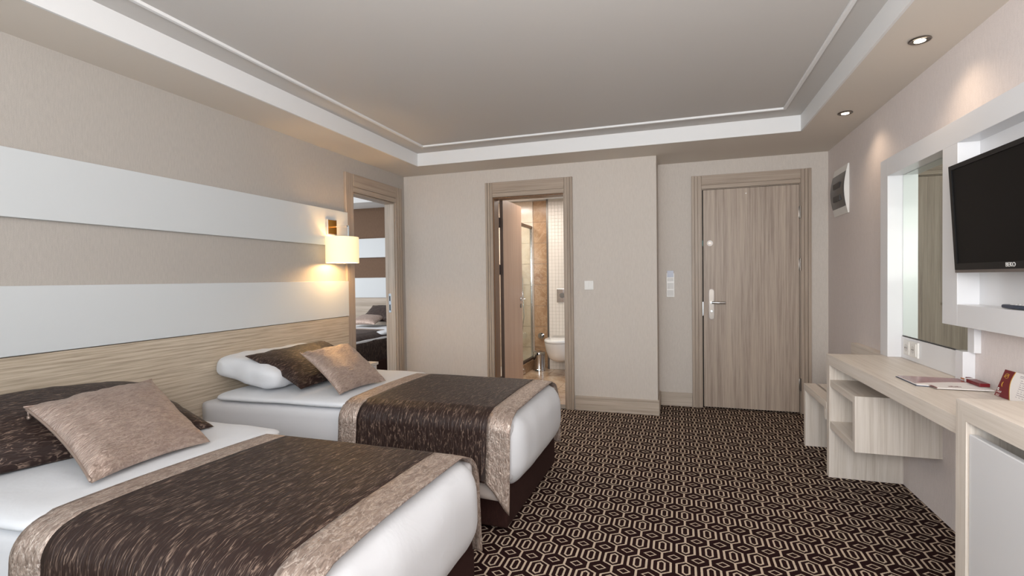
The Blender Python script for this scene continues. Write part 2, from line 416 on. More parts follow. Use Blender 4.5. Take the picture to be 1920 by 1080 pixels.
# ------------------------------------------------------------------ doors of the room
def casing(parent, axis, a0, a1, o0, o1, face, ztop_in, ztop_out, out, mv, mh):
    """side boards and head board with a shallow groove; axis 'x' = wall facing -y at y=face, 'y' = wall facing +x at x=face"""
    def B(bm, u0, u1, d0, d1, z0, z1, bev=.002):
        if axis == 'x': bx(bm, u0, u1, face-d1, face-d0, z0, z1, bev)
        else: bx(bm, face+d0, face+d1, u0, u1, z0, z1, bev)
    for (p, q_) in ((a0, o0), (o1, a1)):
        bm = bmesh.new(); wd = q_-p
        left = p == a0
        s = [(0, .30, .026), (.33, .62, .022), (.65, 1.0, .018)]
        for (f0, f1, d) in s:
            if left: B(bm, p+wd*f0, p+wd*f1, 0, d, 0, ztop_out)
            else: B(bm, q_-wd*f1, q_-wd*f0, 0, d, 0, ztop_out)
        B(bm, p+.001, q_-.001, 0, .012, 0, ztop_out-.001, 0)
        obj('side_casing', bm, mv, parent)
    bm = bmesh.new(); hh = ztop_out-ztop_in
    B(bm, o0+.001, o1-.001, 0, .022, ztop_in+hh*.3, ztop_out); B(bm, o0+.001, o1-.001, 0, .018, ztop_in, ztop_in+hh*.27)
    B(bm, o0+.001, o1-.001, 0, .012, ztop_in, ztop_out-.001, 0)
    obj('head_casing', bm, mh, parent)

# entry door
d1 = sroot('door_1', (3.31, YE, 0), 'closed wooden entry door with chrome lever and peephole')
casing(d1, 'x', 2.813, 3.797, 2.9, 3.715, YE, 2.035, 2.158, 1, M_caseZ, M_caseX)
b = bx(bmesh.new(), 2.9, 2.906, YE, YE+.09, 0, 2.035, 0); bx(b, 3.709, 3.715, YE, YE+.09, 0, 2.035, 0); bx(b, 2.906, 3.709, YE, YE+.09, 2.029, 2.035, 0)
obj('jamb', b, M_caseZ, d1)
obj('door_shadow_gap', BX(2.9, 3.715, YE+.055, YE+.06, 0, 2.03, 0), M_black, d1)
lf = obj('leaf', BX(2.915, 3.704, YE-.012, YE+.03, .012, 2.024, .002), M_door, d1)
yl = YE-.012
b = bmesh.new()
def stadium(bm, cx, cz, w_, h, y0, y1, n=14):
    pts = []
    for k in range(n+1): a = math.pi*k/n; pts.append((cx+w_*math.cos(a), y0, cz+(h-w_)+w_*math.sin(a)))
    for k in range(n+1): a = math.pi+math.pi*k/n; pts.append((cx+w_*math.cos(a), y0, cz-(h-w_)+w_*math.sin(a)))
    return prism(bm, pts, (0, y1-y0, 0))
obj('lock_plate_rim', stadium(bmesh.new(), 2.983, .968, .0235, .142, yl, yl-.005), M_tvstrip, lf, True)
obj('lock_plate', stadium(bmesh.new(), 2.983, .968, .019, .136, yl-.005, yl-.010), M_satin, lf, True)['label'] = 'satin nickel lock plate'
b = cyl(bmesh.new(), (2.983, yl-.008, .985), (2.983, yl-.05, .985), .010)
tube(b, [(2.983, yl-.048, .985), (3.0, yl-.052, .985), (3.06, yl-.054, .984), (3.10, yl-.05, .983)], .0105, 14)
obj('lever_handle', b, M_steel, lf, True)['label'] = 'chrome lever handle'
obj('key_cylinder', cyl(bmesh.new(), (2.983, yl-.008, .905), (2.983, yl-.018, .905), .009), M_steel, lf, True)
b = cyl(bmesh.new(), (2.972, yl, 1.532), (2.972, yl-.006, 1.532), .026)
obj('peephole_ring', b, M_paper, lf, True); obj('peephole', cyl(bmesh.new(), (2.972, yl-.004, 1.532), (2.972, yl-.010, 1.532), .013), M_satin, lf, True)
for z in (1.78, 1.32, .26):
    b = cyl(bmesh.new(), (3.711, YE-.018, z-.055), (3.711, YE-.018, z+.055), .007, n=12); bx(b, 3.700, 3.722, YE-.017, YE-.012, z-.05, z+.05, .001)
    obj('hinge', b, M_satin, lf, True)
b = bx(bmesh.new(), 2.907, 2.913, YE-.006, YE+.01, 1.51, 1.56, 0); obj('latch_mark', b, M_teal, d1)
obj('strike_plate', BX(2.9065, 2.914, YE-.006, YE+.01, .86, .99, .001), M_steel, d1)
obj('viewer_mark', BX(3.272, 3.285, yl-.002, yl, 1.968, 1.978, .0005), M_plastic, lf)

# bathroom doorway and open leaf
d2 = sroot('door_2', (1.33, YB, 0), 'bathroom doorway with its leaf standing open inward')
casing(d2, 'x', .908, 1.768, .98, 1.69, YB, 2.02, 2.163, 1, M_caseZ, M_caseX)
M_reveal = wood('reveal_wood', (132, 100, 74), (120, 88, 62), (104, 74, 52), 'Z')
b = bx(bmesh.new(), .98, .992, YB, YB+.13, 0, 2.02, 0); obj('hinge_jamb', b, M_reveal, d2)
b = bx(bmesh.new(), 1.678, 1.69, YB, YB+.13, 0, 2.02, 0); obj('latch_jamb', b, M_caseZ, d2)
obj('head_jamb', BX(.992, 1.678, YB, YB+.13, 2.008, 2.02, 0), M_reveal, d2)
lf2 = obj('leaf', BX(.970, .998, 4.862, 5.50, .012, 2.045, 0), M_pinkwood, d2)
obj('leaf_edge', BX(.966, .999, 4.855, 4.862, .012, 2.045, 0), M_darkedge, lf2)
for z in (.18, 1.32, 1.80):
    b = cyl(bmesh.new(), (.966, 4.80, z-.06), (.966, 4.80, z+.06), .011, n=12); bx(b, .955, .972, 4.765, 4.858, z-.05, z+.05, .001)
    obj('hinge', b, M_darkedge, lf2, True)
b = cyl(bmesh.new(), (.998, 5.44, 1.0), (1.004, 5.44, 1.0), .026)
cyl(b, (1.0, 5.44, 1.0), (1.045, 5.44, 1.0), .009); tube(b, [(1.045, 5.445, 1.0), (1.05, 5.42, 1.0), (1.05, 5.32, .998)], .009)
obj('lever_handle', b, M_steel, lf2, True)['label'] = 'chrome lever handle'
obj('key_rosette', cyl(bmesh.new(), (.998, 5.44, .92), (1.005, 5.44, .92), .024), M_satin, lf2, True)
obj('threshold', BX(.98, 1.69, YB-.012, YB+.13, 0, .006, .001), M_satin, d2)

# doorway to the adjoining room
d3 = sroot('door_3', (0, 4.08, 0), 'open doorway to the adjoining room')
casing(d3, 'y', 3.628, 4.535, 3.74, 4.43, 0, 2.0, 2.155, 1, M_caseZ, M_caseY)
b = bx(bmesh.new(), -TH, 0, 3.74, 3.752, 0, 2.0, 0); obj('near_jamb', b, M_caseZ, d3)
jf = obj('far_jamb', bx(bmesh.new(), -TH-.004, 0, 4.418, 4.43, 0, 2.0, 0), M_woodZ, d3)
obj('head_jamb', BX(-TH, 0, 3.752, 4.418, 1.988, 2.0, 0), M_caseY, d3)
obj('strike_plate', BX(-.072, -.045, 4.415, 4.419, .905, 1.095, .001), M_steel, jf)
b = bx(bmesh.new(), -.064, -.053, 4.4135, 4.416, .925, .985, 0); bx(b, -.064, -.053, 4.4135, 4.416, 1.02, 1.07, 0)
obj('latch_hole', b, M_black, jf)

# ------------------------------------------------------------------ adjoining room
YA = 6.45
struct('floor_adjoining', BX(-4, -TH, 2.4, YA+.1, -.1, 0, 0), M_carpet)
struct('wall_adjoining_back', BX(-4, -.1, YA, YA+.1, 0, 2.5, 0), M_brown)
struct('wall_adjoining_right', BX(-TH-.06, -TH-.001, YB+TH, YA, 0, 2.5, 0), M_wall)
struct('wall_adjoining_left', BX(-4.1, -4, 2.4, YA, 0, 2.5, 0), M_wall)
b = bx(bmesh.new(), -4, -TH, 5.95, YA, 2.30, 2.34, 0); bx(b, -4, -TH, 5.94, 5.95, 2.30, 2.46, 0)
struct('ceiling_adjoining', BX(-4, -TH-.001, 2.4, YA, 2.46, 2.5, 0), M_white)
struct('trim_adjoining', b, M_white)['label'] = 'white ceiling border of the adjoining room'
tag(obj('wall_panel', BX(-3.5, -.3, YA-.03, YA, 1.567, 1.848, .002), M_panel), 'upper white band on brown wall of the adjoining room', 'wall panel')
tag(obj('wall_panel', BX(-3.5, -.3, YA-.03, YA, .975, 1.268, .002), M_panel), 'lower white band above the bed in the adjoining room', 'wall panel')
tag(obj('headboard', BX(-3.5, -.3, YA-.03, YA, 0, .972, .002), M_woodX), 'pale wooden headboard seen through the open doorway', 'headboard')

# ------------------------------------------------------------------ left wall panels and headboard
tag(obj('wall_panel', BX(0, .03, YF, 3.637, 1.516, 1.808, .002), M_panel), 'upper long white panel on the left wall, behind the lamp', 'wall panel')
tag(obj('wall_panel', BX(0, .03, YF, 3.634, .93, 1.226, .002), M_panel), 'lower long white panel directly above the wooden headboard', 'wall panel')
tag(obj('headboard', BX(0, .03, YF, 3.625, .0, .926, .002), M_head), 'long pale wooden headboard behind both beds', 'headboard')

# ------------------------------------------------------------------ beds
BW = .94
def zcrown(y): # runner / duvet crown across the bed
    t_ = max(0, min(1, y/BW)); return .015*math.sin(math.pi*t_)**.6
def widen(bm):   # the bedding sits a little wider at the head on the near side
    for v in bm.verts: v.co.y -= .085*max(0, 1-v.co.x/1.25)*max(0, min(1, 1-v.co.y/BW))
def bed(label, loc, rot=0):
    r = thing('bed', label, 'bed', (0, 0, 0))
    obj('bed_base', BX(.03, 1.90, .02, .95, .02, .27, .012, 3), M_base, r)
    bm = rbox(bmesh.new(), .035, 1.93, .0, BW-.045, .25, .54, (.03, .03, .03), (24, 18, 8)); widen(bm)
    obj('mattress', bm, M_sheet, r, 'full')
    bm = rbox(bmesh.new(), .93, 1.978, -.012, BW-.04, .205, .570, (.11, .14, .13), (34, 26, 14), .008, 3, .015)
    for v in bm.verts:   # fuller towards the middle of the foot end, tucked under below
        if v.co.x > 1.9:
            k = (v.co.x-1.9)/.13; v.co.x += .012*k*math.sin(max(0, min(1, v.co.y/BW))*math.pi) - .04*k*max(0, (.33-v.co.z)/.13)
    o = obj('foot_sheet', bm, M_linen, r, 'full')
    r.location = loc; r.rotation_euler.z = rot; return r
def duvet(label, loc, rot=0, head=.13):
    bm = rbox(bmesh.new(), head, 1.03, -.012, BW-.05, .541, .586, (.06, .085, .022), (44, 30, 6), .006, 9, .012)
    for v in bm.verts:
        if v.co.x < head+.25: v.co.z += .012*math.sin((v.co.y)*9)*max(0, (v.co.z-.55)/.05)*.5
    widen(bm)
    o = obj('duvet', bm, M_linen, None, 'full')
    off = o.location.copy()
    c_, s_ = math.cos(rot), math.sin(rot)
    o.location = Vector(loc)+Vector((c_*off.x-s_*off.y, s_*off.x+c_*off.y, off.z)); o.rotation_euler.z = rot
    return tag(o, label, 'duvet')
def runner(label, loc, rot=0, x0=.995, x1=1.94, hem=.17, hf=.17, seed=0, fine=1, skew=0):
    r = thing('bed_runner', label, 'bed runner', (0, 0, 0))
    # profile across the bed, near hem -> over the top -> far hem
    ty = .588; rad = .095; rf = .15; prof = []
    n1 = int(26*fine)
    yo = -.028
    for k in range(n1): prof.append((yo-.03*(1-k/n1)**2, hem+(ty-rad-hem)*k/n1))
    for k in range(10): a = math.pi/2*k/10; prof.append((yo+rad-rad*math.cos(a), ty-rad+rad*math.sin(a)))
    n2 = int(40*fine)
    for k in range(n2+1): prof.append((yo+rad+(BW-.028-rad-rf-yo)*k/n2, ty))
    ye = prof[-1][0]
    for k in range(1, 11): a = math.pi/2*k/10; prof.append((ye+rf*math.sin(a), ty-rf+rf*math.cos(a)))
    for k in range(1, n1+1): prof.append((ye+rf+.010*(k/n1)**3, ty-rf-(ty-rf-hf)*k/n1))
    arc = [0]
    for a, c in zip(prof, prof[1:]): arc.append(arc[-1]+math.hypot(c[0]-a[0], c[1]-a[1]))
    def pt(x, i):
        y, z = prof[i]; wob = noise.noise(Vector((x*3, arc[i]*2, seed)))
        if i < n1:
            hx = hem+.10*max(0, min(1, (x1-.01-x)/.11)); z = hx+(z-hem)*(ty-rad-hx)/(ty-rad-hem)
        p = Vector((x+.012*noise.noise(Vector((7, arc[i]*2.2, seed))), y, z))
        if z > ty-.001: p.z += zcrown(y)+.003*wob
        else: p.y += (-1 if y < BW/2 else 1)*(.010*abs(wob)+.008*math.sin(x*9+seed)**2*(ty-rad-z)/.4*(z < ty-rad))
        p.x += skew*max(0, min(1, y/BW))*(x1-x)/(x1-x0); p.y -= .03*max(0, (1.25-x)/.25)*max(0, 1-y/BW)
        if x > 1.86:     # falls slightly with the rounded foot
            p.z -= .35*(x-1.86)**1.6*(1 if z > .4 else .3)
            if i < 6: p.z -= .05*(x-1.86)/.1*(1-i/6)
        return p
    cols = {'border': [(x0, x0+.105), (x1-.118, x1)], 'panel': [(x0+.105, x1-.118)]}
    for nm, spans in cols.items():
        for (a, c) in spans:
            nx = 6 if nm == 'border' else 26
            xs = [a+(c-a)*k/nx for k in range(nx+1)]
            rows = [[pt(x, i) for x in xs] for i in range(len(prof))]
            uvs = [[(x+seed, arc[i]) for x in xs] for i in range(len(prof))]
            o = obj(nm, shell(bmesh.new(), rows, uvs, .004), M_silver if nm == 'border' else M_dark, r, 'full')
            if nm == 'border': o['label'] = 'crinkled taupe satin border'
    # turned-back lining at the hem corner
    bm = bmesh.new(); a = pt(x1-.02, 0); rows = []
    for i in range(7):
        t_ = i/6; rows.append([Vector((x1-.045-.40*s_, -.030-.022*(1-t_), hem+.015+.012*s_+.12*t_)) for s_ in (0, .25, .5, .75, 1)])
    obj('lining', shell(bm, rows, [[(0, 0)]*5]*7, .002), M_lining, r, 'full')['label'] = 'pale grey lining showing at the hem'
    r.location = loc; r.rotation_euler.z = rot; return r
FB = (0, 2.288, 0); NB = (0, .915, 0); BR = math.radians(-1)
bed('white-made single bed on a dark brown base, beside the adjoining doorway', FB, BR)
bed('white-made single bed nearest the camera on a dark brown base', NB, BR)
duvet('folded white duvet on the farther bed beside the doorway', FB, BR)
duvet('white duvet on the bed nearest the camera', NB, BR, head=.16)
runner('dark brown runner with taupe ends across the farther bed', FB, BR, seed=1)
runner('dark brown runner with taupe ends across the nearest bed', NB, BR, seed=4, skew=.07)
AB = (-1.66, YA-.03, 0)
bed('single bed in the adjoining room seen through the doorway', AB, -math.pi/2)
duvet('white duvet on the bed in the adjoining room', AB, -math.pi/2)
runner('dark runner over the bed in the adjoining room', AB, -math.pi/2, x0=.80, x1=1.93, fine=.5, seed=8, hem=.3, hf=.2)

# ------------------------------------------------------------------ pillows and cushions
def pillow(name, label, cat, BL, BR, TR, TL, T, mat, under=.45, n=30, pinch=.07, seed=0, wr=.006, p=2.4, parts=None, root=None):
    BL, BR, TR, TL = map(Vector, (BL, BR, TR, TL)); N = (BR-BL).cross(TL-BL).normalized()
    W = (BR-BL).length; H = (TL-BL).length
    bm = bmesh.new(); uvl = bm.loops.layers.uv.new('UVMap')
    def pos(u, v, side):
        uu = u*(1-pinch*(1-v*v)*abs(u)**3); vv = v*(1-pinch*(1-u*u)*abs(v)**3)
        a, c = (uu+1)/2, (vv+1)/2
        P = BL*(1-a)*(1-c)+BR*a*(1-c)+TR*a*c+TL*(1-a)*c
        h = T/2*max(0, 1-abs(u)**p)**.55*max(0, 1-abs(v)**p)**.55
        q = Vector((u*2.2, v*2.2, seed))
        e = max(abs(u), abs(v))
        wrn = wr*(noise.noise(q)+.6*noise.noise(q*2.5)+ (1.2*noise.noise(Vector((u*7+seed, v*7, 2)))*e**3))
        if side > 0: return P+N*(h+wrn*(h > 0))
        return P-N*(h*under)
    st = [math.sin(math.pi/2*(2*k/n-1)) for k in range(n+1)]
    vt = {}
    def V(i, j, s):
        edge = i in (0, n) or j in (0, n); key = (i, j, 0 if edge else s)
        if key not in vt: vt[key] = bm.verts.new(pos(st[i], st[j], s if not edge else 1))
        return vt[key]
    for s in (1, -1):
        for i in range(n):
            for j in range(n):
                ks = [(i, j), (i+1, j), (i+1, j+1), (i, j+1)]
                if s < 0: ks = ks[::-1]
                f = bm.faces.new([V(a, c, s) for a, c in ks])
                for l, (a, c) in zip(f.loops, ks): l[uvl].uv = (st[c]*H*.75+seed, st[a]*W*.75)
    if parts is None:
        return tag(obj(name, bm, mat, None, 'full'), label, cat)
    r = thing(name, label, cat, BL)
    o = obj('cover', bm, mat, r, 'full')
    for nm, fn, mt in parts: obj(nm, fn(pos, N), mt, r, 'full')
    return r
def seam(u0, v0, u1, v1, rad=.004):
    def f(pos, N):
        return tube(bmesh.new(), [pos(u0+(u1-u0)*k/24, v0+(v1-v0)*k/24, 1)+N*.001 for k in range(25)], rad, 8)
    return f
def zpull(pos, N):
    p = pos(-1, .9, 1)+N*.006; b = tube(bmesh.new(), [p, p+Vector((.004, -.002, -.012)), p+Vector((.006, -.002, -.026))], .003, 8)
    cyl(b, p+Vector((.006, -.006, -.030)), p+Vector((.006, .002, -.030)), .006, n=12); return b
# near bed
pillow('pillow', 'large dark brown crinkled pillow against the headboard on the nearest bed', 'pillow',
       (.50, .86, .610), (.76, 1.67, .600), (.13, 1.80, .735), (.12, .90, .760), .24, M_dark, seed=2, under=.5, pinch=.05)
pillow('cushion', 'square taupe satin cushion with zip leaning on the nearest bed', 'cushion',
       (.945, 1.070, .607), (.935, 1.50, .602), (.50, 1.590, .810), (.49, 1.140, .797), .14, M_cush, seed=5, wr=.009, pinch=.09,
       parts=[('zipper', seam(-1, -.96, -1, .92, .005), M_silver), ('zip_pull', zpull, M_silver), ('piping', seam(-1, 1, 1, 1, .003), M_cush)])
# far bed
b = rbox(bmesh.new(), -.24, .24, -.36, .36, -.065, .065, (.10, .06, .055), (26, 34, 10), .016, 21, .02, 5.0)
bmesh.ops.transform(b, matrix=Matrix.Translation((.285, 2.635, .690)) @ Matrix.Rotation(math.radians(-1.5), 4, 'Z') @ Matrix.Rotation(math.radians(9), 4, 'Y'), verts=b.verts[:])
tag(obj('pillow', b, M_linen, None, 'full'), 'plump white pillow behind the brown cushion on the farther bed', 'pillow')
pillow('cushion', 'dark brown crinkled cushion leaning on the white pillow, farther bed', 'cushion',
       (.655, 2.325, .617), (.67, 2.98, .617), (.20, 3.10, .785), (.29, 2.29, .797), .14, M_dark, seed=6, under=.4)
pillow('cushion', 'taupe satin cushion leaning on the brown one, farther bed', 'cushion',
       (.925, 2.315, .606), (.965, 2.71, .606), (.58, 2.86, .810), (.56, 2.43, .806), .13, M_cush, seed=8, wr=.008, pinch=.09,
       parts=[('piping', seam(-1, -1, -1, 1, .003), M_cush)])
# adjoining room
pillow('pillow', 'dark brown pillow on the bed of the adjoining room', 'pillow',
       (-1.58, 6.02, .66), (-.72, 6.02, .65), (-.75, 6.36, .84), (-1.56, 6.36, .86), .16, M_dark, seed=9, n=18)
pillow('cushion', 'pale taupe cushion in front of the adjoining-room pillow', 'cushion',
       (-1.58, 5.80, .64), (-1.16, 5.80, .64), (-1.17, 6.10, .72), (-1.58, 6.10, .73), .13, M_cush, seed=11, n=18)

# ------------------------------------------------------------------ nightstand
ns = thing('nightstand', 'small pale wooden nightstand between farther bed and doorway', 'nightstand', (.17, 3.45, 0))
b = bx(bmesh.new(), .031, .30, 3.275, 3.293, .02, .53, .001); bx(b, .031, .30, 3.602, 3.62, .02, .53, .001)
bx(b, .031, .30, 3.293, 3.602, .02, .04, .001); bx(b, .031, .045, 3.293, 3.602, .04, .53, .001)
obj('body', b, M_deskZ, ns); obj('top', BX(.031, .315, 3.27, 3.625, .53, .552, .002), M_deskY, ns)
dr = obj('drawer', BX(.28, .305, 3.295, 3.60, .36, .525, .002), M_gloss, ns); obj('knob', cyl(bmesh.new(), (.305, 3.447, .44), (.325, 3.447, .44), .01), M_steel, dr, True)
ph = thing('telephone', 'small black telephone on the nightstand behind the taupe cushion', 'telephone', (.2, 3.40, .552))
b = bx(bmesh.new(), .14, .27, 3.34, 3.46, .552, .575, .008); obj('base', b, M_tvcase, ph, True)
b = tube(bmesh.new(), [(.17, 3.33, .592), (.175, 3.36, .604), (.175, 3.44, .604), (.17, 3.47, .592)], .014, 10); cyl(b, (.17, 3.335, .576), (.17, 3.335, .60), .02, n=14); cyl(b, (.17, 3.465, .576), (.17, 3.465, .60), .02, n=14)
obj('handset', b, M_tvcase, ph, True)

# ------------------------------------------------------------------ wall lamp
LX, LY = .158, 3.385
wl = thing('wall_lamp', 'lit wall lamp with cream drum shade beside the doorway', 'lamp', (.03, 3.41, 1.6))
obj('wall_plate', BX(.03, .052, 3.352, 3.462, 1.60, 1.725, .002), M_steel, wl)
obj('amber_plate', BX(.052, .055, 3.358, 3.456, 1.606, 1.718, .0005), M_brass, wl)['label'] = 'amber mirrored plate face'
b = bx(bmesh.new(), .05, .20, 3.404, 3.416, 1.658, 1.670, .001); bx(b, .19, .202, 3.404, 3.416, 1.53, 1.67, .001)
bx(b, LX-.004, .195, 3.404, 3.414, 1.528, 1.536, 0)
obj('arm', b, M_steel, wl)
b = bmesh.new(); n = 48
rings = []
for (r_, z) in ((.122, 1.372), (.126, 1.372), (.126, 1.575), (.122, 1.575), (.122, 1.372)):
    rings.append([b.verts.new((LX+r_*math.cos(2*math.pi*k/n), LY+r_*1.02*math.sin(2*math.pi*k/n), z)) for k in range(n)])
for A, B_ in zip(rings, rings[1:]):
    for k in range(n): b.faces.new((A[k], A[(k+1) % n], B_[(k+1) % n], B_[k]))
bmesh.ops.remove_doubles(b, verts=b.verts[:], dist=1e-5)
obj('lamp_shade', b, M_shade, wl, True)
b = cyl(bmesh.new(), (LX, LY, 1.49), (LX, LY, 1.535), .014); obj('bulb_holder', b, M_plastic, wl, True)
b = bmesh.new(); bmesh.ops.create_uvsphere(b, u_segments=16, v_segments=10, radius=.026, matrix=Matrix.Translation((LX, LY, 1.465))); obj('bulb', b, M_bulb, wl, 'full')
pl = bpy.data.lights.new('wall_lamp_light', 'POINT'); pl.energy = 9; pl.color = (1, .64, .28); pl.shadow_soft_size = .03
plo = bpy.data.objects.new('wall_lamp_light', pl); COL.objects.link(plo); plo.location = (LX, LY, 1.415)

# ------------------------------------------------------------------ ceiling downlights
for k, (x, y, lab) in enumerate([(3.742, 3.858, 'lit chrome downlight in the ceiling border nearer the entry door'), (3.742, 2.781, 'lit chrome downlight in the ceiling border above the television'),
                                 (3.742, 1.7, 'lit chrome downlight in the ceiling border above the minibar cabinet')]):
    r = thing('ceiling_downlight', lab, 'downlight', (x, y, ZS))
    b = lathe(bmesh.new(), (x, y, ZS), [(.028, -.001), (.042, -.002), (.044, -.006), (.040, -.009), (.028, -.006), (.027, -.001)][::1], 28)
    obj('rim', b, M_satin, r, True)
    obj('lamp_face', cyl(bmesh.new(), (x, y, ZS-.0095), (x, y, ZS-.0065), .022), M_bulb, r)
    spot('downlight_beam', (x, y, ZS-.03), 6.5, (1, .76, .54), 125, 1, .03)

# ------------------------------------------------------------------ wall switches
def plate(name, label, cat, x0, x1, z0, z1, y, wins):
    r = thing(name, label, cat, ((x0+x1)/2, y, z0))
    obj('frame_plate', BX(x0, x1, y-.009, y, z0, z1, .003), M_plastic, r)
    for (a, c, d, e, m, nm) in wins: obj(nm, BX(a, c, y-.013, y-.008, d, e, .001), m, r)
    return r
plate('light_switch', 'single white light switch beside the bathroom doorway', 'light switch', 1.870, 1.954, 1.117, 1.2, YB,
      [(1.882, 1.911, 1.130, 1.187, M_plastic, 'rocker'), (1.913, 1.942, 1.130, 1.187, M_plastic, 'rocker')])
plate('switch_panel', 'tall white switch column with key-card slot beside entry door', 'light switch', 2.585, 2.658, 1.035, 1.262, YE,
      [(2.594, 2.649, 1.046, 1.100, M_plastic2, 'rocker'), (2.594, 2.620, 1.112, 1.168, M_plastic2, 'rocker'), (2.623, 2.649, 1.112, 1.168, M_plastic2, 'rocker'),
       (2.594, 2.649, 1.185, 1.215, M_plastic2, 'card_slot'), (2.592, 2.650, 1.222, 1.285, plain('blue_white_card', (178, 184, 200), .4), 'key_card')])

# ------------------------------------------------------------------ electrical cabinet
ec = thing('fuse_box', 'white fuse box with smoked window high on right wall', 'fuse box', (XR, 4.62, 1.69))
b = bmesh.new()
def bow(bm, y0, y1, z0, z1, d0, d1, n=14):
    pts = []
    for k in range(n+1):
        t_ = k/n; pts.append((XR-d0-(d1-d0)*math.sin(math.pi*t_), y0, z0+(z1-z0)*t_))
    pts += [(XR, y0, z1), (XR, y0, z0)]
    return prism(bm, pts, (0, y1-y0, 0))
obj('housing', bow(bmesh.new(), 4.452, 4.80, 1.70, 2.075, .008, .034), M_plastic, ec, True)
obj('smoked_window', bow(bmesh.new(), 4.458, 4.794, 1.755, 2.02, .022, .040), M_smoke, ec, True)['label'] = 'smoked translucent window'
for z in (1.83, 1.93): obj('breaker_row', BX(XR-.0425, XR-.03, 4.54, 4.71, z-.022, z+.022, .002), plain('breaker_grey', (44, 42, 42), .4), ec)

# ------------------------------------------------------------------ desk
DX, DY = 3.552, 3.525
dk = thing('desk', 'pale wooden wall desk with open cubby under the mirror', 'desk', (3.74, 2.8, 0))
# mitred waterfall: top and far side panel
b = prism(bmesh.new(), [(DX, DY, .745), (DX, 2.054, .745), (DX, 2.054, .685), (DX, DY-.06, .685)], (XR-DX, 0, 0))
for v in b.verts:
    if v.co.y < 2.2 and v.co.x < 3.6: v.co.x = 3.580
obj('desktop', b, M_deskY, dk)
b = prism(bmesh.new(), [(DX, DY, .744), (DX, DY-.06, .685), (DX, DY-.045, 0), (DX, DY, 0)], (XR-DX, 0, 0)); obj('side_panel', b, M_deskZ, dk)
cb = thing('cubby_box', 'small open-fronted wooden box hung beneath the far desk end', 'shelf', (3.74, 3.25, .305))
b = bx(bmesh.new(), DX+.003, XR, 3.055, DY-.055, .557, .597, .001); obj('top_shelf', b, M_deskY, cb)
obj('bottom_shelf', BX(DX+.003, XR, 3.055, DY-.055, .305, .345, .001), M_deskY, cb)
obj('side_panel', BX(DX+.003, XR, 3.018, 3.055, .305, .597, .001), M_deskZ, cb)
obj('rear_panel', BX(3.86, 3.872, 3.055, DY-.05, .345, .557, 0), M_deskZ, cb)

# luggage bench
lb = thing('luggage_bench', 'low wooden luggage bench with slatted top beyond the desk', 'bench', (3.74, 3.8, 0))
obj('side_panel', BX(3.552, XR, 4.075, 4.120, 0, .40, .001), M_deskZ, lb)
x = 3.552; ws = [.075, .09, .09, .078]
for k, wd in enumerate(ws):
    obj('slat', BX(x, x+wd, 3.535, 4.120, .40, .445, .002), M_deskY, lb); x += wd+.015
obj('cross_rail', BX(3.555, XR, 3.56, 3.60, .33, .40, .001), M_deskX, lb)
tag(obj('backboard', BX(3.885, XR, 3.575, 4.255, .60, .732, .002), M_deskY), 'narrow wooden board on the wall above the luggage bench', 'board')

# minibar cabinet
mb = thing('minibar_cabinet', 'wooden cabinet with white door at the right edge', 'cabinet', (3.75, 1.7, 0))
CX0, CY1, CY0 = 3.568, 2.052, 1.25
b = prism(bmesh.new(), [(CX0, CY1, .812), (CX0, CY0, .812), (CX0, CY0+.06, .750), (CX0, CY1-.062, .750)], (XR-CX0, 0, 0)); obj('top', b, M_deskY, mb)
b = prism(bmesh.new(), [(CX0, CY1, .812), (CX0, CY1-.062, .750), (CX0, CY1-.062, 0), (CX0, CY1, 0)], (XR-CX0, 0, 0)); obj('side_panel', b, M_deskZ, mb)
b = prism(bmesh.new(), [(CX0, CY0, .812), (CX0, CY0, 0), (CX0, CY0+.06, 0), (CX0, CY0+.06, .750)], (XR-CX0, 0, 0)); obj('side_panel', b, M_deskZ, mb)
obj('door', BX(CX0+.006, CX0+.028, CY0+.064, CY1-.067, .05, .712, .003), M_gloss, mb)['label'] = 'white lacquered door'
obj('interior', BX(CX0+.18, XR, CY0+.06, CY1-.062, .0, .75, 0), M_black, mb)

# ------------------------------------------------------------------ mirror and television surround
wu = thing('wall_surround', 'white lacquered surround framing the mirror and television', 'wall unit', (3.88, 2.6, .745))
FX = 3.845
obj('left_post', BX(FX, XR, 3.46, 3.568, .746, 1.896, .001), M_gloss, wu)
b = bx(bmesh.new(), FX, XR, 1.45, 3.46, 1.794, 1.896, .001); obj('top_rail', b, M_gloss, wu)
obj('middle_post', BX(FX, XR, 2.692, 2.822, .998, 1.794, .001), M_gloss, wu)
obj('lower_rail', BX(FX, XR, 1.45, 2.692, .998, 1.092, .001), M_gloss, wu)
obj('right_post', BX(FX, XR, 1.45, 1.57, 1.092, 1.794, .001), M_gloss, wu)
obj('niche_back', BX(3.924, XR, 1.57, 2.692, 1.092, 1.794, 0), M_gloss, wu)
sb = obj('lower_board', BX(3.912, XR, 2.80, 3.46, .746, .868, .001), M_gloss, wu)
obj('end_block', BX(3.885, XR, 2.735, 2.80, .746, .880, .001), M_gloss, wu)
obj('end_strip', BX(3.905, XR, 2.69, 2.742, .880, .998, .001), M_gloss, wu)
mr = thing('mirror', 'tall wall mirror between the white posts above the desk', 'mirror', (3.92, 3.1, .875))
obj('mirror_pane', BX(3.919, 3.925, 2.745, 3.457, .875, 1.793, .0005), M_mirror, mr)
obj('mirror_rim', bx(bx(bmesh.new(), 3.9165, 3.919, 2.742, 2.745, .872, 1.792), 3.9165, 3.919, 2.745, 3.457, .870, .873), M_black, mr)
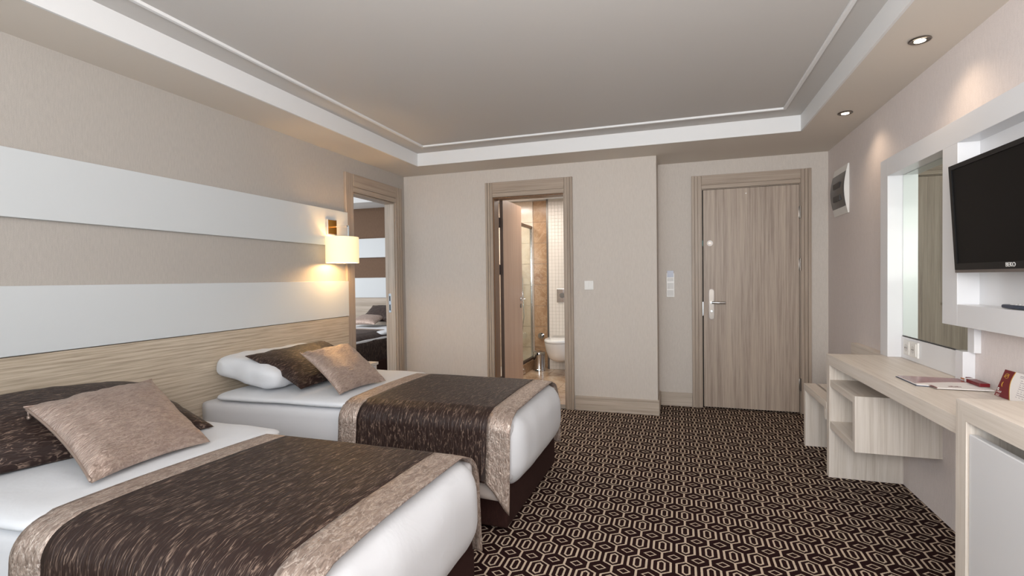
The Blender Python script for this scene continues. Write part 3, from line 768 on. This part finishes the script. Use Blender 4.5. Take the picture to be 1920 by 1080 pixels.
# sockets
so = thing('power_socket', 'double white power socket on the board below the mirror', 'socket', (3.91, 3.32, .775))
obj('frame_plate', BX(3.902, 3.912, 3.225, 3.405, .772, .856, .003), M_plastic, so)
for y in (3.358, 3.273):
    f = obj('socket_face', BX(3.899, 3.903, y-.035, y+.035, .779, .849, .002), M_plastic, so)
    b = lathe(bmesh.new(), (0, 0, 0), [(.0, .004), (.016, .004), (.019, .002), (.021, 0), (.0, 0)], 20)
    bmesh.ops.transform(b, matrix=Matrix.Translation((3.8975, y, .814)) @ Matrix.Rotation(math.pi/2, 4, 'Y'), verts=b.verts[:])
    obj('recess', b, M_plastic2, f, True)
    b = cyl(bmesh.new(), (3.8965, y-.009, .814), (3.899, y-.009, .814), .003, n=8); cyl(b, (3.8965, y+.009, .814), (3.899, y+.009, .814), .003, n=8)
    obj('pin_hole', b, M_black, f)

# television
tv = thing('television', 'black wall-mounted flat television in the white niche', 'television', (3.80, 2.2, 1.2))
TY1, TY0, TZ0, TZ1 = 2.578, 1.84, 1.230, 1.672
tilt = Matrix.Translation((3.795, 0, TZ0)) @ Matrix.Rotation(math.radians(-3.2), 4, 'Y') @ Matrix.Translation((-3.795, 0, -TZ0))
def tvb(bm): bmesh.ops.transform(bm, matrix=tilt, verts=bm.verts[:]); return bm
case = obj('case', tvb(BX(3.795, 3.835, TY0, TY1, TZ0, TZ1, .004)), M_tvcase, tv)
b = bx(bmesh.new(), 3.789, 3.796, TY0, TY1, TZ1-.018, TZ1); bx(b, 3.789, 3.796, TY0, TY1, TZ0+.012, TZ0+.038)
bx(b, 3.789, 3.796, TY1-.018, TY1, TZ0+.038, TZ1-.018); bx(b, 3.789, 3.796, TY0, TY0+.018, TZ0+.038, TZ1-.018)
bez = obj('bezel', tvb(b), M_tvcase, tv)
obj('screen', tvb(BX(3.7935, 3.7955, TY0+.018, TY1-.018, TZ0+.038, TZ1-.018, 0)), M_screen, tv)
obj('lower_trim', tvb(BX(3.7885, 3.80, TY0, TY1, TZ0, TZ0+.012, .002)), M_tvstrip, tv)['label'] = 'grey lower trim strip'
text('brand_lettering', 'BEKO', .022, M_plastic2, tilt @ frame((3.7885, 2.205, TZ0+.026), (0, -1, 0), (0, 0, 1)), bez)
obj('wall_bracket', BX(3.83, 3.924, 2.1, 2.3, 1.35, 1.55, .002), M_tvcase, tv)
rc = thing('remote_control', 'dark blue-grey remote lying in the television niche', 'remote', (3.87, 2.33, 1.092))
b = bmesh.new(); bx(b, 3.858, 3.898, 2.24, 2.405, 1.094, 1.108, .005, 3); obj('case', b, M_remote, rc, True)
b = bmesh.new()
for i in range(5):
    for j in range(3): bx(b, 3.865+j*.011, 3.872+j*.011, 2.265+i*.022, 2.275+i*.022, 1.107, 1.110)
o = obj('button_field', b, M_plastic2, rc); o['kind'] = 'stuff'

# ------------------------------------------------------------------ desk items
ZD = .7455
fo = thing('guest_folder', 'glossy burgundy and cream folder lying open on the desk', 'folder', (3.75, 2.65, ZD))
P = lambda pts, z: [(x, y, z) for x, y in pts]
base = [(3.657, 2.793), (3.660, 2.592), (3.705, 2.580), (3.708, 2.53), (3.897, 2.528), (3.899, 2.775)]
obj('back_cover', prism(bmesh.new(), P([(3.655, 2.795), (3.658, 2.590), (3.700, 2.580), (3.70, 2.60), (3.895, 2.60), (3.897, 2.777)], ZD), (0, 0, .004)), M_remote, fo)
obj('sheet', prism(bmesh.new(), P([(x*1+.0015, y) for x, y in base], ZD+.0042), (0, 0, .003)), M_paper, fo)
wave = [(3.660, 2.793), (3.664, 2.62)]
for k in range(13):
    t_ = k/12; wave.append((3.665+.232*t_, 2.62+.055*math.sin(t_*math.pi*.55)+.012*t_))
wave += [(3.898, 2.775)]
obj('burgundy_wave', prism(bmesh.new(), P(wave, ZD+.0073), (0, 0, .0006)), plain('glossy_burgundy_folder', (140, 74, 76), .15), fo)['label'] = 'burgundy printed wave'
obj('spine', prism(bmesh.new(), P([(3.700, 2.584), (3.712, 2.584), (3.712, 2.529), (3.704, 2.529)], ZD+.0073), (0, 0, .0008)), M_red, fo)
b = bmesh.new()
for k in range(7): bx(b, 3.765+.0065*k, 3.769+.0065*k, 2.566, 2.566+.01+.004*(k % 3), ZD+.0073, ZD+.0078)
o = obj('printed_title', b, M_red, fo); o['kind'] = 'stuff'
sl = thing('pencil_box', 'burgundy matchbox-like sleeve with white band and pencil', 'box', (3.9, 2.7, ZD))
def slb(y0, y1, x0, x1, z0, z1, m, nm): obj(nm, BX(x0, x1, y0, y1, z0, z1, .001), m, sl)
zt = ZD+.009
slb(2.585, 2.69, 3.877, 3.912, zt, zt+.014, M_red, 'sleeve'); slb(2.69, 2.705, 3.8765, 3.9125, zt-.0005, zt+.0145, M_plastic, 'paper_band')
slb(2.705, 2.755, 3.895, 3.912, zt, zt+.014, M_red, 'sleeve_flap')
b = cyl(bmesh.new(), (3.886, 2.70, zt+.006), (3.886, 2.745, zt+.006), .004, n=6); cyl(b, (3.886, 2.745, zt+.006), (3.886, 2.757, zt+.006), .004, .0006, 6)
obj('pencil', b, M_pencil, sl)
# tent card
tc = thing('tent_card', 'folded burgundy and white information card on the desk', 'card', (3.89, 2.37, ZD))
cw, chh = .205, .108
o0 = Vector((3.874, 2.475, ZD)); ux = Vector((.03, -1, 0)).normalized(); uz = Vector((.26, 0, .965)).normalized(); nn = ux.cross(uz)
if nn.x > 0: nn = -nn
def cardpoly(pts, d, th): return prism(bmesh.new(), [o0+ux*a+uz*c+nn*d for a, c in pts], nn*th)
CZo = ZD
obj('front_leaf', cardpoly([(0, 0), (cw, 0), (cw, chh), (.012, chh), (.0, .02)], 0, .0008), M_paper, tc)
back = prism(bmesh.new(), [o0+uz*chh+ux*.012, o0+uz*chh+ux*cw, o0+Vector((.053, 0, 0))+ux*cw, o0+Vector((.053, 0, 0))], Vector((.0008, 0, 0))); obj('back_leaf', back, M_paper, tc)
wv = [(0, 0), (.088, 0)]
for k in range(1, 15):
    t_ = k/14; wv.append((.088-.024*math.sin(t_*math.pi*.75)-.004*t_+.012*max(0, t_-.6), chh*t_))
wv += [(.012, chh)]
g = [(0, 0), (.0915, 0)]+[(a+.0035, c) for a, c in wv[2:-1]]+[(.012, chh)]
obj('gold_edge', cardpoly(g, .0009, .0003), M_gold, tc); obj('burgundy_wave', cardpoly(wv, .0013, .0003), M_red, tc)['label'] = 'burgundy printed wave'
b = bmesh.new()
def strip(bm, a, c, w_, h, d=.0017): prism(bm, [o0+ux*p+uz*q_+nn*d for p, q_ in ((a, c), (a+w_, c), (a+w_, c+h), (a, c+h))], nn*.0002)
for i in range(9):
    for k in range(3+(i*7) % 3): strip(b, .114+k*.017, .018+i*.0078, .004+.009*((i*5+k*3) % 3)/2+.003, .0022, .001)
strip(b, .104, .096, .075, .003, .001); strip(b, .104, .091, .06, .002, .001)
o = obj('printed_lines', b, M_ink, tc); o['kind'] = 'stuff'
b = bmesh.new()
for k in range(6): strip(b, .008+.0045*k, .014+.003*(k % 2), .002, .006)
for k in range(2): strip(b, .008, .006-.005*k+.001, .02, .0015)
for k in range(2): strip(b, .006, .024+.006*k, .010, .004)
o = obj('white_print', b, M_plastic, tc); o['kind'] = 'stuff'
arc = [o0+ux*(.029+.006*math.cos(a))+uz*(.050+.009*math.sin(a))+nn*.002 for a in [math.pi*.55+math.pi*.9*k/8 for k in range(9)]]
obj('handset_symbol', tube(bmesh.new(), arc, .0014, 6), M_gold, tc)
arc = [o0+ux*(.034+.010*math.cos(a))+uz*(.085+.010*math.sin(a))+nn*.0018 for a in [2*math.pi*k/20 for k in range(21)]]
b = tube(bmesh.new(), arc, .0007, 5)
for k in range(4): tube(b, [o0+ux*(.020+.007*k)+uz*(.078+.002*k)+nn*.002, o0+ux*(.026+.007*k)+uz*(.088+.002*k)+nn*.002], .0006, 5)
obj('gold_emblem', b, M_gold, tc)

# ------------------------------------------------------------------ bathroom
YW = 6.65; BX0 = 0.0
struct('floor_bathroom', BX(-.05, XJ-TH-.001, YB+.061, YW+.1, -.1, -.006, 0), M_grout)
struct('wall_bathroom_left', BX(-.05, 0, YB+TH, YW, 0, 2.3, 0), M_marbleL)
wbb = struct('wall_bathroom_back', BX(-.05, XJ, YW+.012, YW+.1, 0, 2.3, 0), M_grout)
struct('ceiling_bathroom', BX(-.05, XJ-TH, YB+TH, YW+.1, 2.29, 2.33, 0), M_white)
fb = bpy.data.objects['floor_bathroom']
for i in range(5):
    for j in range(4):
        x0 = .80+.31*i+.0; y0 = YB+.062+.49*j
        obj('tile', BX(x0+.002, min(XJ-TH, x0+.308), y0+.002, y0+.486, -.006, 0, .001), M_floorM, fb)
for j in range(8):   # brown marble strip, and the lighter marble inside the shower
    z0 = .285*j
    obj('tile', BX(.815, 1.010, YW, YW+.012, z0+.001, z0+.283, .001), M_marble, wbb)
    for i in range(2): obj('tile', BX(.01+.40*i, .408+.40*i, YW, YW+.012, z0+.001, z0+.283, .001), M_marbleL, wbb)
b = bmesh.new(); s = .046
for i in range(26):
    for j in range(49):
        x0 = 1.035+i*s; z0 = .002+j*s
        q0 = .0015; y = YW-.045-.0006*((i*7+j*3) % 3)
        a = [b.verts.new(p) for p in ((x0+q0, y, z0+q0), (x0+s-q0, y, z0+q0), (x0+s-q0, y, z0+s-q0), (x0+q0, y, z0+s-q0))]
        c = [b.verts.new((v.co.x, YW-.040, v.co.z)) for v in a]
        b.faces.new(a)
        for k in range(4): b.faces.new((a[k], c[k], c[(k+1) % 4], a[(k+1) % 4]))
struct('wall_cistern', BX(1.03, XJ-TH, YW-.041, YW+.012, 0, 2.29, 0), M_grout)
o = obj('mosaic_tiles', b, M_mosaic, bpy.data.objects['wall_cistern']); o['kind'] = 'stuff'; o['label'] = 'cream square mosaic tiles'
tr = struct('trim_bathroom', BX(1.010, 1.034, YW-.048, YW-.002, 0, 2.29, .001), M_satin); tr['label'] = 'steel corner strip between marble and mosaic'
# shower enclosure
sh = thing('shower_enclosure', 'glass shower screen with chrome frame in the bathroom', 'shower', (.79, 6.2, 0))
obj('curb', BX(.75, .815, 5.55, YW, 0, .125, .003), M_marble, sh)
b = bx(bmesh.new(), .770, .800, 5.55, YW, 1.90, 1.94, .003); obj('top_rail', b, M_satin, sh)
obj('bottom_rail', BX(.765, .805, 5.55, YW, .125, .155, .003), M_darkedge, sh)
obj('post', BX(.772, .800, 6.615, YW, .155, 1.90, .002), M_steel, sh); obj('post', BX(.772, .798, 6.08, 6.10, .155, 1.90, .002), M_steel, sh)
obj('glass_pane', BX(.780, .786, 5.55, 6.08, .155, 1.90, 0), M_glass, sh); obj('glass_pane', BX(.788, .794, 6.10, 6.615, .155, 1.90, 0), M_glass, sh)
b = tube(bmesh.new(), [(.79, 6.06, .93), (.83, 6.06, .94), (.835, 6.06, 1.0), (.83, 6.06, 1.06), (.79, 6.06, 1.07)], .006); obj('pull_handle', b, M_steel, sh, True)
mx = thing('shower_mixer', 'chrome shower mixer with hose behind the glass', 'faucet', (.3, YW, .6))
b = cyl(bmesh.new(), (.42, YW-.03, .62), (.62, YW-.03, .62), .022); cyl(b, (.52, YW, .62), (.52, YW-.03, .62), .018); obj('mixer_body', b, M_steel, mx, True)
obj('hose', tube(bmesh.new(), [(.52, YW-.05, .62), (.56, YW-.06, .42), (.64, YW-.06, .40), (.68, YW-.05, .7), (.66, YW-.03, 1.2), (.62, YW-.02, 1.4)], .008), M_steel, mx, 'full')
# toilet
to = thing('toilet', 'white wall-hung toilet with closed lid in the bathroom', 'toilet', (1.28, 6.6, .12))
def dshape(cx, yb, yf, hw, z, n=24):
    pts = []; ln = yb-yf; r = hw
    for k in range(n+1):
        a = math.pi*k/n; pts.append((cx-hw*math.cos(a), yf+hw*1.35-hw*1.35*math.sin(a), z))
    return [(cx-hw*.96, yb, z)]+pts+[(cx+hw*.96, yb, z)]
def loft(bm, secs, cap=True):
    rs = [[bm.verts.new(p) for p in s_] for s_ in secs]
    for A, B_ in zip(rs, rs[1:]):
        n_ = len(A)
        for k in range(n_): bm.faces.new((A[k], A[(k+1) % n_], B_[(k+1) % n_], B_[k]))
    bm.faces.new(rs[0][::-1]); bm.faces.new(rs[-1]); return bm
TXc, TB = 1.245, YW-.046
b = loft(bmesh.new(), [dshape(TXc, TB, 6.36, .085, .145), dshape(TXc, TB, 6.24, .125, .165), dshape(TXc, TB, 6.13, .150, .215), dshape(TXc, TB, 6.07, .168, .30), dshape(TXc, TB, 6.035, .180, .39), dshape(TXc, TB, 6.03, .182, .415)])
obj('bowl', b, M_ceramic, to, True)
b = loft(bmesh.new(), [dshape(TXc, TB-.06, 6.03, .178, .418), dshape(TXc, TB-.06, 6.025, .186, .426), dshape(TXc, TB-.06, 6.025, .186, .443), dshape(TXc, TB-.06, 6.035, .174, .456), dshape(TXc, TB-.07, 6.07, .14, .461)])
obj('lid', b, M_ceramic, to, True)
fl = thing('flush_plate', 'chrome flush plate above the toilet', 'flush plate', (1.26, YW-.05, .88))
obj('plate', BX(1.145, 1.385, YW-.058, YW-.045, .905, 1.085, .004), M_steel, fl)
obj('button', cyl(bmesh.new(), (1.22, YW-.066, .995), (1.22, YW-.058, .995), .035), M_satin, fl, True); obj('button', cyl(bmesh.new(), (1.31, YW-.066, .995), (1.31, YW-.058, .995), .035), M_satin, fl, True)
# pedal bin
pb = thing('pedal_bin', 'small chrome pedal bin beside the toilet', 'bin', (.92, 6.47, 0))
b = lathe(bmesh.new(), (.925, 6.47, 0), [(.075, .0), (.082, .003), (.082, .02), (.078, .024), (.078, .215), (.080, .22)]); obj('body', b, M_steel, pb, True)
b = lathe(bmesh.new(), (.925, 6.47, 0), [(.082, .221), (.083, .235), (.076, .252), (.05, .262), (.001, .265)]); obj('lid', b, M_steel, pb, True)
obj('pedal', BX(.895, .94, 6.365, 6.40, .012, .022, .003), M_tvcase, pb); obj('lid_hinge', BX(.915, .935, 6.38, 6.395, .215, .245, .002), M_tvcase, pb)
pv = thing('water_valve', 'round chrome valve on marble beside the toilet', 'valve', (.90, YW, .44))
b = cyl(bmesh.new(), (.91, YW, .445), (.91, YW-.012, .445), .042); cyl(b, (.91, YW-.01, .445), (.91, YW-.05, .445), .02); cyl(b, (.91, YW-.05, .445), (.91, YW-.062, .445), .03)
obj('valve_body', b, M_steel, pv, True)
